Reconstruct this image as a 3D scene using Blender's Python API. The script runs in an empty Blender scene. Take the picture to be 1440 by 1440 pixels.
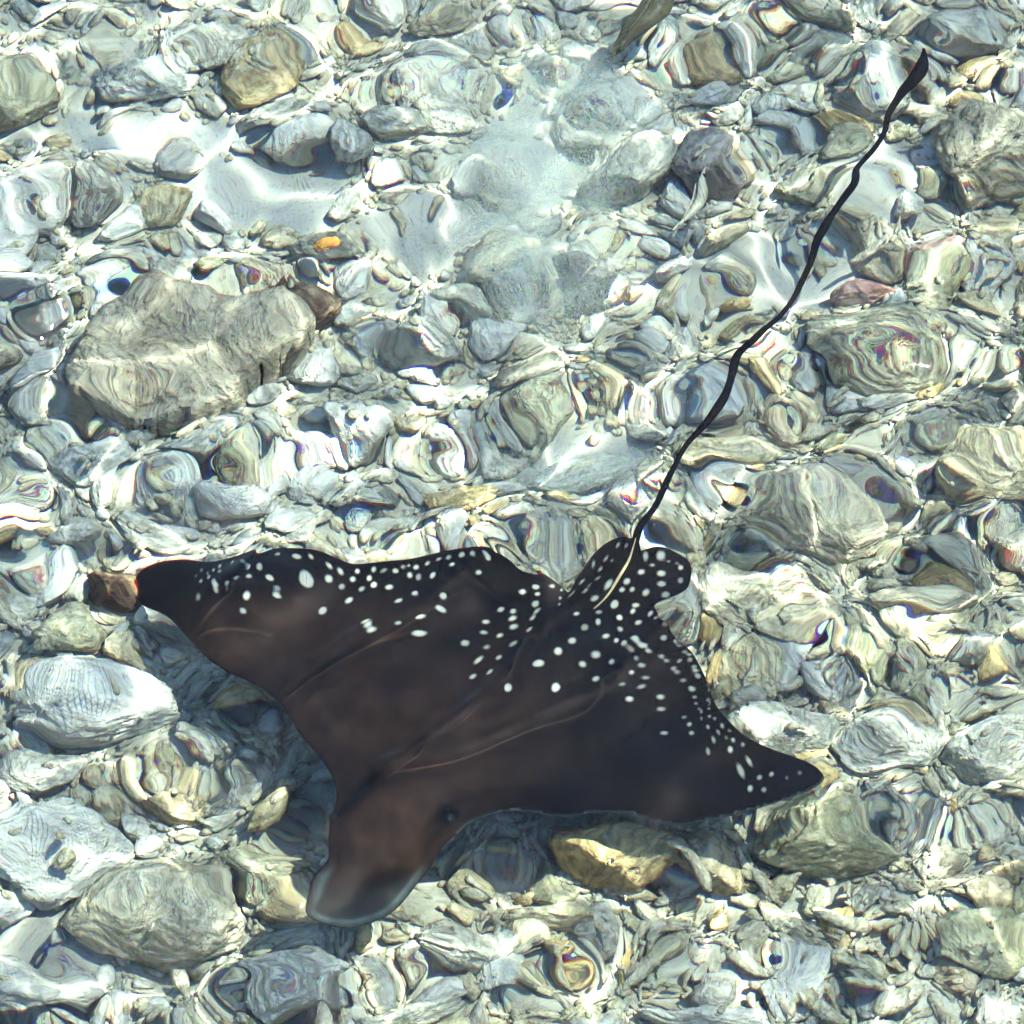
import bpy, bmesh, math, random
import numpy as np
from mathutils import Vector, Matrix, Euler
from mathutils.geometry import delaunay_2d_cdt

random.seed(7); rng = np.random.default_rng(11)
sc = bpy.context.scene
col = sc.collection

# ------------------------------------------------------------------ camera, sky, sun, exposure
TILT = math.radians(35.0)          # camera axis away from straight down
CAM_D = 8.0                        # metres from the lens to the water surface
HALF = 0.72                        # half of the frame at the surface, metres
CAM = np.array([0.0, -CAM_D*math.sin(TILT), CAM_D*math.cos(TILT)])
cam = bpy.data.cameras.new('camera'); cam_o = bpy.data.objects.new('camera', cam); col.objects.link(cam_o)
cam_o.location = CAM; cam_o.rotation_euler = (TILT, 0, 0)
cam.sensor_width = 36; cam.sensor_fit = 'HORIZONTAL'; cam.lens = 18*CAM_D/HALF
cam.clip_start = 0.1; cam.clip_end = 500
sc.camera = cam_o

SUN_EL, SUN_AZ = math.radians(65), math.radians(12)     # azimuth counted from +x towards +y
sd = Vector((math.cos(SUN_EL)*math.cos(SUN_AZ), math.cos(SUN_EL)*math.sin(SUN_AZ), math.sin(SUN_EL)))
w = bpy.data.worlds.new('World'); sc.world = w; w.use_nodes = True
nt = w.node_tree; sky = nt.nodes.new('ShaderNodeTexSky'); sky.sky_type = 'NISHITA'; sky.sun_disc = False
sky.sun_elevation = SUN_EL; sky.sun_rotation = math.pi/2 - SUN_AZ
nt.links.new(sky.outputs[0], nt.nodes['Background'].inputs[0]); nt.nodes['Background'].inputs[1].default_value = 0.095
sun = bpy.data.lights.new('sun', 'SUN'); sun.energy = 5.0; sun.angle = math.radians(0.53); sun.color = (1, .905, .755)
sun.cycles.is_caustics_light = True
sun_o = bpy.data.objects.new('sun', sun); col.objects.link(sun_o); sun_o.rotation_euler = sd.to_track_quat('Z', 'Y').to_euler()
sc.view_settings.view_transform = 'Standard'; sc.view_settings.look = 'None'; sc.view_settings.gamma = 1
sc.view_settings.use_curve_mapping = False; sc.view_settings.exposure = 1.86
sc.render.engine = 'CYCLES'
sc.cycles.max_bounces = 8; sc.cycles.transmission_bounces = 6; sc.cycles.diffuse_bounces = 3
sc.cycles.caustics_refractive = True; sc.cycles.caustics_reflective = False
sc.cycles.use_denoising = True; sc.cycles.denoising_input_passes = 'RGB_ALBEDO'; sc.cycles.use_adaptive_sampling = True; sc.cycles.adaptive_threshold = .03

IOR = 1.335
DEPTH = 0.33                       # water depth over the sand

# ------------------------------------------------------------------ helpers
def at(px, py, z):
    """photograph pixel -> point at height z under the calm water surface"""
    px = np.asarray(px, float); py = np.asarray(py, float); z = np.asarray(z, float)
    t = HALF/CAM_D
    r = np.array([1., 0, 0]); u = np.array([0, math.cos(TILT), math.sin(TILT)]); f = np.array([0, math.sin(TILT), -math.cos(TILT)])
    d = f + ((px-720)/720*t)[..., None]*r + ((720-py)/720*t)[..., None]*u
    d = d/np.linalg.norm(d, axis=-1, keepdims=True)
    s = -CAM[2]/d[..., 2]
    p = CAM + s[..., None]*d
    h = d[..., :2]/IOR
    cz = -np.sqrt(1-(h**2).sum(-1))
    k = z/cz
    return np.concatenate([p[..., :2] + h*k[..., None], z[..., None]*np.ones_like(p[..., :1])], -1)

_perm = rng.permutation(256); _perm = np.concatenate([_perm, _perm, _perm])
_g = rng.normal(size=(256, 3)); _g /= np.linalg.norm(_g, axis=1, keepdims=True)
def perlin(p):
    p = np.asarray(p, float); i = np.floor(p).astype(int); f = p-i; i &= 255
    u = f*f*f*(f*(f*6-15)+10); out = 0
    for dx in (0, 1):
        for dy in (0, 1):
            for dz in (0, 1):
                h = _perm[_perm[_perm[(i[:, 0]+dx) & 255]+((i[:, 1]+dy) & 255)]+((i[:, 2]+dz) & 255)]
                dot = (_g[h]*(f-np.array([dx, dy, dz]))).sum(1)
                wt = (u[:, 0] if dx else 1-u[:, 0])*(u[:, 1] if dy else 1-u[:, 1])*(u[:, 2] if dz else 1-u[:, 2])
                out = out+wt*dot
    return out
def fbm(p, o=4, gain=.5):
    a, s, f = 1., 0., 1.
    for _ in range(o):
        s = s+a*perlin(np.asarray(p)*f+17.3*_); a *= gain; f *= 2.03
    return s
def smooth(a, b, x):
    t = np.clip((x-a)/(b-a), 0, 1); return t*t*(3-2*t)

def mesh_from(name, v, f, mat, smooth_shade=True):
    me = bpy.data.meshes.new(name); me.from_pydata([tuple(x) for x in np.asarray(v)], [], [tuple(int(i) for i in q) for q in f])
    me.materials.append(mat)
    if smooth_shade: me.polygons.foreach_set('use_smooth', np.ones(len(me.polygons), bool))
    me.update(); return me
def link(name, me, parent=None, label=None, cat=None, group=None, kind=None):
    o = bpy.data.objects.new(name, me); col.objects.link(o)
    o.cycles.is_caustics_receiver = True
    if parent: o.parent = parent
    if label: o['label'] = label
    if cat: o['category'] = cat
    if group: o['group'] = group
    if kind: o['kind'] = kind
    return o
def inside(P, poly):
    x, y = P[:, 0], P[:, 1]; r = np.zeros(len(P), bool); q = np.roll(poly, 1, 0)
    for (x1, y1), (x2, y2) in zip(poly, q):
        if y1 != y2: r ^= ((y1 > y) != (y2 > y)) & (x < (x2-x1)*(y-y1)/(y2-y1)+x1)
    return r
def edge_dist(P, poly):
    a = poly; b = np.roll(poly, -1, 0); ab = b-a; out = np.full(len(P), 1e9)
    for s, e in zip(a, ab):
        t = np.clip(((P-s)@e)/max(e@e, 1e-9), 0, 1); out = np.minimum(out, ((P-s-t[:, None]*e)**2).sum(1))
    return np.sqrt(out)
def catmull(P, step):
    P = np.asarray(P, float); out = []
    for i in range(len(P)-1):
        a, b, c, d = P[max(i-1, 0)], P[i], P[i+1], P[min(i+2, len(P)-1)]
        n = max(1, int(round(np.linalg.norm(c[:2]-b[:2])/step)))
        for t in np.arange(n)/n: out.append(.5*((2*b)+(c-a)*t+(2*a-5*b+4*c-d)*t*t+(3*b-a-3*c+d)*t**3))
    out.append(P[-1]); return np.array(out)
def ico(n):
    bm = bmesh.new(); bmesh.ops.create_icosphere(bm, subdivisions=n, radius=1)
    bm.verts.ensure_lookup_table(); v = np.array([x.co[:] for x in bm.verts]); f = [[q.index for q in x.verts] for x in bm.faces]; bm.free()
    return v, f
ICO = {n: ico(n) for n in (2, 3, 4, 5)}

# ------------------------------------------------------------------ materials
def new_mat(name):
    m = bpy.data.materials.new(name); m.use_nodes = True; n = m.node_tree.nodes; n.clear()
    return m, n, m.node_tree.links
def N(n, t, **kw):
    x = n.new(t)
    for k, v in kw.items():
        if k.startswith('_'): setattr(x, k[1:], v)
        else: x.inputs[k.replace('__', ' ')].default_value = v
    return x
def ramp(n, stops, interp='LINEAR'):
    r = n.new('ShaderNodeValToRGB'); r.color_ramp.interpolation = interp; e = r.color_ramp.elements
    while len(e) < len(stops): e.new(.5)
    for q, (p, c) in zip(e, stops): q.position = p; q.color = (*c, 1) if len(c) == 3 else c
    return r
def rock_mat(name, dark, mid, light, scale=9., stripe=.55, stripe_scale=13., rough=.9, bump=.6, speck=.55):
    """weathered limestone: blotches of three tones, wandering stripes that also imitate bent shadow lines, pits and pale growths"""
    m, n, l = new_mat(name)
    tc = N(n, 'ShaderNodeTexCoord'); oi = N(n, 'ShaderNodeObjectInfo')
    off = N(n, 'ShaderNodeVectorMath', _operation='MULTIPLY_ADD'); geo = N(n, 'ShaderNodeNewGeometry')
    l.new(geo.outputs['Position'], off.inputs[0]); off.inputs[1].default_value = (1, 1, 1)
    sv = N(n, 'ShaderNodeVectorMath', _operation='SCALE'); sv.inputs[0].default_value = (13, 7, 29); l.new(oi.outputs['Random'], sv.inputs['Scale'])
    l.new(sv.outputs[0], off.inputs[2])
    # blotches
    a = N(n, 'ShaderNodeTexNoise', Scale=scale, Detail=6., Roughness=.62, Distortion=.6); l.new(off.outputs[0], a.inputs['Vector'])
    r1 = ramp(n, [(.28, dark), (.5, mid), (.70, light)]); l.new(a.outputs['Fac'], r1.inputs[0])
    # stripes, also painted in for ripple-bent shadows and gaps, tilted differently on each stone
    rot = N(n, 'ShaderNodeVectorRotate', _rotation_type='EULER_XYZ'); l.new(off.outputs[0], rot.inputs['Vector'])
    rs = N(n, 'ShaderNodeVectorMath', _operation='SCALE'); rs.inputs[0].default_value = (9, 17, 31); l.new(oi.outputs['Random'], rs.inputs['Scale']); l.new(rs.outputs[0], rot.inputs['Rotation'])
    wv = N(n, 'ShaderNodeTexWave', Scale=stripe_scale, Distortion=13., Detail=5., _bands_direction='Z'); wv.inputs['Detail Scale'].default_value = 1.6; wv.inputs['Detail Roughness'].default_value = .65
    l.new(rot.outputs[0], wv.inputs['Vector'])
    r2 = ramp(n, [(0., (.42, .42, .40)), (.22, (.85, .85, .85)), (.6, (1.1, 1.1, 1.1)), (1., (1.25, 1.25, 1.25))]); l.new(wv.outputs['Fac'], r2.inputs[0])
    mx = N(n, 'ShaderNodeMix', _data_type='RGBA', _blend_type='MULTIPLY'); mx.inputs[0].default_value = stripe
    l.new(r1.outputs[0], mx.inputs[6]); l.new(r2.outputs[0], mx.inputs[7])
    # pits and turf
    b = N(n, 'ShaderNodeTexNoise', Scale=scale*7, Detail=5., Roughness=.7); l.new(off.outputs[0], b.inputs['Vector'])
    r3 = ramp(n, [(.36, (.38, .37, .32)), (.5, (1, 1, 1)), (.66, (1.15, 1.13, 1.05))]); l.new(b.outputs['Fac'], r3.inputs[0])
    mx2 = N(n, 'ShaderNodeMix', _data_type='RGBA', _blend_type='MULTIPLY'); mx2.inputs[0].default_value = speck
    l.new(mx.outputs[2], mx2.inputs[6]); l.new(r3.outputs[0], mx2.inputs[7])
    # each stone a little lighter / warmer
    hs = N(n, 'ShaderNodeHueSaturation'); l.new(mx2.outputs[2], hs.inputs['Color'])
    mr = N(n, 'ShaderNodeMapRange'); mr.inputs[3].default_value = .84; mr.inputs[4].default_value = 1.14; l.new(oi.outputs['Random'], mr.inputs[0]); l.new(mr.outputs[0], hs.inputs['Value'])
    ms = N(n, 'ShaderNodeMapRange'); ms.inputs[3].default_value = .6; ms.inputs[4].default_value = 1.05; l.new(oi.outputs['Random'], ms.inputs[0]); l.new(ms.outputs[0], hs.inputs['Saturation'])
    ad = N(n, 'ShaderNodeMath', _operation='ADD'); l.new(b.outputs['Fac'], ad.inputs[0]); l.new(wv.outputs['Fac'], ad.inputs[1])
    bp = N(n, 'ShaderNodeBump', Strength=bump, Distance=.006); l.new(ad.outputs[0], bp.inputs['Height'])
    bs = N(n, 'ShaderNodeBsdfPrincipled', Roughness=rough); bs.inputs['Specular IOR Level'].default_value = .1
    l.new(hs.outputs[0], bs.inputs['Base Color']); l.new(bp.outputs[0], bs.inputs['Normal'])
    o = N(n, 'ShaderNodeOutputMaterial'); l.new(bs.outputs[0], o.inputs[0])
    return m

M = {}
M['grey'] = rock_mat('grey limestone', (.30, .30, .27), (.50, .50, .46), (.68, .68, .63))
M['white'] = rock_mat('bleached limestone', (.40, .40, .385), (.58, .585, .575), (.72, .72, .71), stripe=.28, speck=.2)
M['tan'] = rock_mat('tan limestone', (.32, .27, .17), (.54, .48, .34), (.74, .68, .52))
M['olive'] = rock_mat('algae covered stone', (.22, .215, .14), (.40, .39, .28), (.58, .57, .44))
M['ochre'] = rock_mat('ochre stone', (.28, .19, .08), (.52, .40, .21), (.74, .62, .40), stripe=.6)
M['slab'] = rock_mat('brown slab', (.22, .18, .13), (.42, .37, .29), (.60, .55, .45), scale=14, stripe=.28, stripe_scale=17)
M['dark'] = rock_mat('dark weedy stone', (.06, .05, .05), (.15, .13, .12), (.32, .28, .23), scale=12)
M['mauve'] = rock_mat('mauve grey stone', (.13, .12, .14), (.27, .26, .28), (.45, .44, .45))
M['rust'] = rock_mat('red brown weedy stone', (.05, .03, .022), (.17, .105, .075), (.42, .31, .20), scale=16)
M['pink'] = rock_mat('pink coralline stone', (.30, .13, .12), (.55, .32, .29), (.75, .60, .55))
M['coral'] = rock_mat('coral finger rubble', (.30, .28, .20), (.52, .49, .39), (.72, .69, .58), scale=25, stripe=.4, speck=.6)
M['bluegrey'] = rock_mat('blue grey stone', (.28, .30, .30), (.46, .485, .48), (.64, .665, .66))
M['sponge'] = rock_mat('orange sponge', (.40, .09, .005), (.80, .36, .03), (.85, .62, .15), stripe=0., speck=.3)

def sand_mat():
    m, n, l = new_mat('white coral sand')
    g = N(n, 'ShaderNodeNewGeometry')
    a = N(n, 'ShaderNodeTexNoise', Scale=5., Detail=5., Roughness=.6); l.new(g.outputs['Position'], a.inputs['Vector'])
    r0 = ramp(n, [(.3, (.33, .325, .305)), (.5, (.43, .43, .415)), (.7, (.51, .515, .51))]); l.new(a.outputs['Fac'], r0.inputs[0])
    a1 = N(n, 'ShaderNodeTexNoise', Scale=42., Detail=6., Roughness=.7, Distortion=1.); l.new(g.outputs['Position'], a1.inputs['Vector'])
    rg = ramp(n, [(.33, (.30, .29, .24)), (.48, (.48, .47, .41)), (.66, (.64, .63, .57))]); l.new(a1.outputs['Fac'], rg.inputs[0])
    at_ = N(n, 'ShaderNodeAttribute', _attribute_name='sand'); r = N(n, 'ShaderNodeMix', _data_type='RGBA'); l.new(at_.outputs['Fac'], r.inputs[0]); l.new(rg.outputs[0], r.inputs[6]); l.new(r0.outputs[0], r.inputs[7])
    b = N(n, 'ShaderNodeTexNoise', Scale=160., Detail=4., Roughness=.7); l.new(g.outputs['Position'], b.inputs['Vector'])
    r2 = ramp(n, [(.33, (.45, .43, .38)), (.45, (1, 1, 1))]); l.new(b.outputs['Fac'], r2.inputs[0])
    mx = N(n, 'ShaderNodeMix', _data_type='RGBA', _blend_type='MULTIPLY'); mx.inputs[0].default_value = .6; l.new(r.outputs[2], mx.inputs[6]); l.new(r2.outputs[0], mx.inputs[7])
    bp = N(n, 'ShaderNodeBump', Strength=.5, Distance=.004); l.new(b.outputs['Fac'], bp.inputs['Height'])
    bs = N(n, 'ShaderNodeBsdfPrincipled', Roughness=.95); bs.inputs['Specular IOR Level'].default_value = .05
    l.new(mx.outputs[2], bs.inputs['Base Color']); l.new(bp.outputs[0], bs.inputs['Normal'])
    o = N(n, 'ShaderNodeOutputMaterial'); l.new(bs.outputs[0], o.inputs[0]); return m
M['sand'] = sand_mat()

def water_mat():
    """clear sea water: refraction with a little dispersion (red bends less than blue) under a Fresnel reflection"""
    m, n, l = new_mat('sea water surface')
    T = (.89, 1.0, .965)
    dn = .015; wv = .66
    cols = [((T[0]*wv, T[1]*wv, T[2]*wv), IOR), ((T[0]*(1-wv), 0, 0), IOR-dn), ((0, T[1]*(1-wv), 0), IOR), ((0, 0, T[2]*(1-wv)), IOR+dn)]
    last = None
    for c, i in cols:
        r = N(n, 'ShaderNodeBsdfRefraction', Roughness=0., IOR=i); r.inputs['Color'].default_value = (*c, 1)
        if last is None: last = r
        else:
            a = N(n, 'ShaderNodeAddShader'); l.new(last.outputs[0], a.inputs[0]); l.new(r.outputs[0], a.inputs[1]); last = a
    gl = N(n, 'ShaderNodeBsdfGlossy', Roughness=0.); fr = N(n, 'ShaderNodeFresnel', IOR=IOR)
    mx = N(n, 'ShaderNodeMixShader'); l.new(fr.outputs[0], mx.inputs[0]); l.new(last.outputs[0], mx.inputs[1]); l.new(gl.outputs[0], mx.inputs[2])
    o = N(n, 'ShaderNodeOutputMaterial'); l.new(mx.outputs[0], o.inputs[0]); return m
M['water'] = water_mat()

# ------------------------------------------------------------------ setting: water surface, sandy seabed
def axis(a, b, step, far):
    c = list(np.arange(a, b+1e-9, step)); s = step
    while c[-1] < far: s *= 1.25; c.append(c[-1]+s)
    s = step
    while c[0] > -far: s *= 1.25; c.insert(0, c[0]-s)
    return np.array(c)
def sheet(xs, ys, zf):
    X, Y = np.meshgrid(xs, ys); nx, ny = len(xs), len(ys)
    v = np.stack([X.ravel(), Y.ravel(), zf(X.ravel(), Y.ravel())], 1)
    i = np.arange(nx*ny).reshape(ny, nx)
    f = np.stack([i[:-1, :-1].ravel(), i[:-1, 1:].ravel(), i[1:, 1:].ravel(), i[1:, :-1].ravel()], 1)
    return v, f
def grid_mesh(name, v, f, mat):
    me = bpy.data.meshes.new(name); me.vertices.add(len(v)); me.vertices.foreach_set('co', v.astype(np.float32).ravel())
    me.loops.add(len(f)*4); me.loops.foreach_set('vertex_index', f.astype(np.int32).ravel())
    me.polygons.add(len(f)); me.polygons.foreach_set('loop_start', np.arange(0, len(f)*4, 4, dtype=np.int32))
    me.polygons.foreach_set('use_smooth', np.ones(len(f), bool)); me.materials.append(mat); me.update(calc_edges=True); return me

NW = 54
wl = np.exp(rng.uniform(math.log(.050), math.log(.26), NW)); wk = 2*np.pi/wl
wdir = rng.uniform(0, 2*math.pi, NW); wph = rng.uniform(0, 2*np.pi, NW)
CURV = 10.4
wa = CURV*math.sqrt(2/NW)/wk**2*rng.uniform(.6, 1.4, NW)
# a few steeper crests run across the water where the ray swims; each focuses the sun into a line of light
CREST = [([(330, 1040), (390, 985), (430, 955), (480, 925), (560, 885), (610, 850), (680, 812)], 1.0), ([(455, 1150), (505, 1118), (560, 1085), (610, 1050), (660, 1000), (715, 950), (735, 905), (740, 850)], 1.1),
         ([(440, 1135), (520, 1108), (620, 1090), (690, 1062), (760, 1030), (830, 1000), (852, 955), (905, 915), (960, 850)], 1.15), ([(255, 885), (300, 845), (345, 800), (380, 750)], .8),
         ([(600, 1062), (655, 1018), (700, 985), (722, 930), (790, 880), (850, 850)], .8), ([(630, 780), (665, 805), (710, 845), (760, 860)], .8), ([(265, 880), (330, 870), (400, 890)], .6), ([(420, 960), (520, 915), (600, 880)], .7)]
SW = math.asin(math.cos(SUN_EL)/IOR)
def crests(x, y):
    z = np.zeros_like(x)
    for pts_, amp in CREST:
        q = at(np.array([a for a, _ in pts_]), np.array([b for _, b in pts_]), np.full(len(pts_), -.095))[:, :2]+.095*math.tan(SW)*np.array([math.cos(SUN_AZ), math.sin(SUN_AZ)])
        m = (x > q[:, 0].min()-.08) & (x < q[:, 0].max()+.08) & (y > q[:, 1].min()-.08) & (y < q[:, 1].max()+.08)
        P = np.stack([x[m], y[m]], 1); dd = np.full(len(P), 1e9); tt = np.zeros(len(P)); fine_ = catmull(q, .012)
        for k, (a, b) in enumerate(zip(fine_[:-1], fine_[1:])):
            ab = b-a; t = np.clip(((P-a)@ab)/(ab@ab), 0, 1); e = np.linalg.norm(P-a-t[:, None]*ab, axis=1); tt = np.where(e < dd, (k+t)/(len(fine_)-1), tt); dd = np.minimum(dd, e)
        wd = .0100*(1+.22*np.sin(tt*9+amp*7))
        z[m] += amp*.0024*np.exp(-(dd/wd)**2)*smooth(0, .18, tt)*smooth(1, .8, tt)
    return z
def ripples(x, y):
    z = np.zeros_like(x)
    for a, k, d, p in zip(wa, wk, wdir, wph): z += a*np.sin(k*(x*math.cos(d)+y*math.sin(d))+p)
    patch = .75+.6*perlin(np.stack([x*1.6, y*1.3, x*0+3.7], 1))         # some patches calmer than others
    return (z*patch+crests(x, y))*(1-smooth(1.6, 3.5, np.hypot(x, y)))
wv_, wf_ = sheet(axis(-1.1, 1.1, .0045, 14), axis(-1.15, 1.3, .0045, 14), ripples)
water = link('water_surface', grid_mesh('water_surface', wv_, wf_, M['water']), kind='structure')
water['label'] = 'clear rippled shallow sea water over the rubble'
water.cycles.is_caustics_caster = True; water.cycles.is_caustics_receiver = False

def bed_z(x, y):
    p = np.stack([np.ravel(x), np.ravel(y), np.zeros(np.size(x))], 1)
    return (-DEPTH+.035*fbm(p*1.7+5, 4)+.006*fbm(p*14, 3)).reshape(np.shape(x))
bv, bf = sheet(axis(-1.2, 1.2, .012, 14), axis(-1.25, 1.5, .012, 14), bed_z)
bed_me = grid_mesh('seabed', bv, bf, M['sand'])
link('seabed', bed_me, kind='structure')['label'] = 'pale coral sand and gravel seabed'

SAND = [(250, 200, 150, 26), (350, 265, 130, 40), (430, 300, 60, 25), (1090, 385, 190, 42), (1240, 240, 62, 60), (735, 215, 75, 70), (690, 330, 60, 30), (840, 640, 110, 55), (70, 165, 90, 25), (600, 330, 90, 40), (60, 1330, 90, 60)]
def on_sand(px, py):
    return any(((px-x)/a)**2+((py-y)/b)**2 < 1 for x, y, a, b in SAND)

def sand_share():
    out = np.zeros(len(bv)); wob = 1+.35*fbm(bv*9., 3)
    for x, y, a, b in SAND:
        c = at(x, y, -DEPTH); out = np.maximum(out, 1-smooth(.8, 1.35, wob*np.hypot((bv[:, 0]-c[0])*1000/a, (bv[:, 1]-c[1])*1000*math.cos(TILT)/b)))
    return out
_a = bed_me.attributes.new('sand', 'FLOAT', 'POINT'); _a.data.foreach_set('value', sand_share().astype(np.float32))

# ------------------------------------------------------------------ rocks
def rock_verts(n, seed, facets=7, rough=.28, fine=.09, flat=1.):
    v, f = ICO[n]; r = np.random.default_rng(seed); p = v.copy(); off = r.uniform(0, 90, 3)
    p = p*(1+rough*fbm(v*1.1+off, 3))[:, None]
    for _ in range(facets):
        q = r.normal(size=3); q /= np.linalg.norm(q); d = r.uniform(.52, .82)
        p -= np.clip(p@q-d, 0, None)[:, None]*q*.88
    p = p*(1+fine*fbm(v*4.5+off, 4, .6))[:, None]
    p[:, 2] *= flat
    p /= np.abs(p).max(0)[None, :]
    return p, f
def finger_verts(seed, nr=7, ns=9):
    """a broken branch of finger coral: a knobbly, slightly bent stub, sometimes forked"""
    r = np.random.default_rng(seed); V, F = [], []
    def tube(path, rad):
        b = len(V)
        for i, (c, q) in enumerate(zip(path, rad)):
            t = path[min(i+1, len(path)-1)]-path[max(i-1, 0)]; t = t/np.linalg.norm(t)
            s = np.cross(t, [0, 0, 1.]); s /= np.linalg.norm(s); u = np.cross(s, t)
            for k in range(nr):
                a = 2*np.pi*k/nr; V.append(c+q*(math.cos(a)*s+math.sin(a)*u)*(1+.18*r.normal()))
        for i in range(len(path)-1):
            for k in range(nr): F.append((b+i*nr+k, b+i*nr+(k+1) % nr, b+(i+1)*nr+(k+1) % nr, b+(i+1)*nr+k))
        F.append(tuple(b+k for k in range(nr))[::-1]); F.append(tuple(b+(len(path)-1)*nr+k for k in range(nr)))
    t = np.linspace(-1, 1, ns); bend = r.uniform(-.35, .35)
    path = np.stack([t, bend*(1-t*t), .08*np.sin(3*t+r.uniform(0, 6))], 1)
    rad = .21*np.sqrt(np.clip(1-np.abs(t)**5, .12, 1))*(1+.15*np.sin(5*t+r.uniform(0, 6)))
    tube(path, rad)
    if r.random() < .45:
        s = np.linspace(0, 1, 5); c0 = path[ns//2+1]; d = np.array([.55, r.choice([-1, 1])*.6, .15])
        tube(c0+s[:, None]*d, .17*np.sqrt(np.clip(1-s**5, .15, 1)))
    return np.array(V), F

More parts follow.
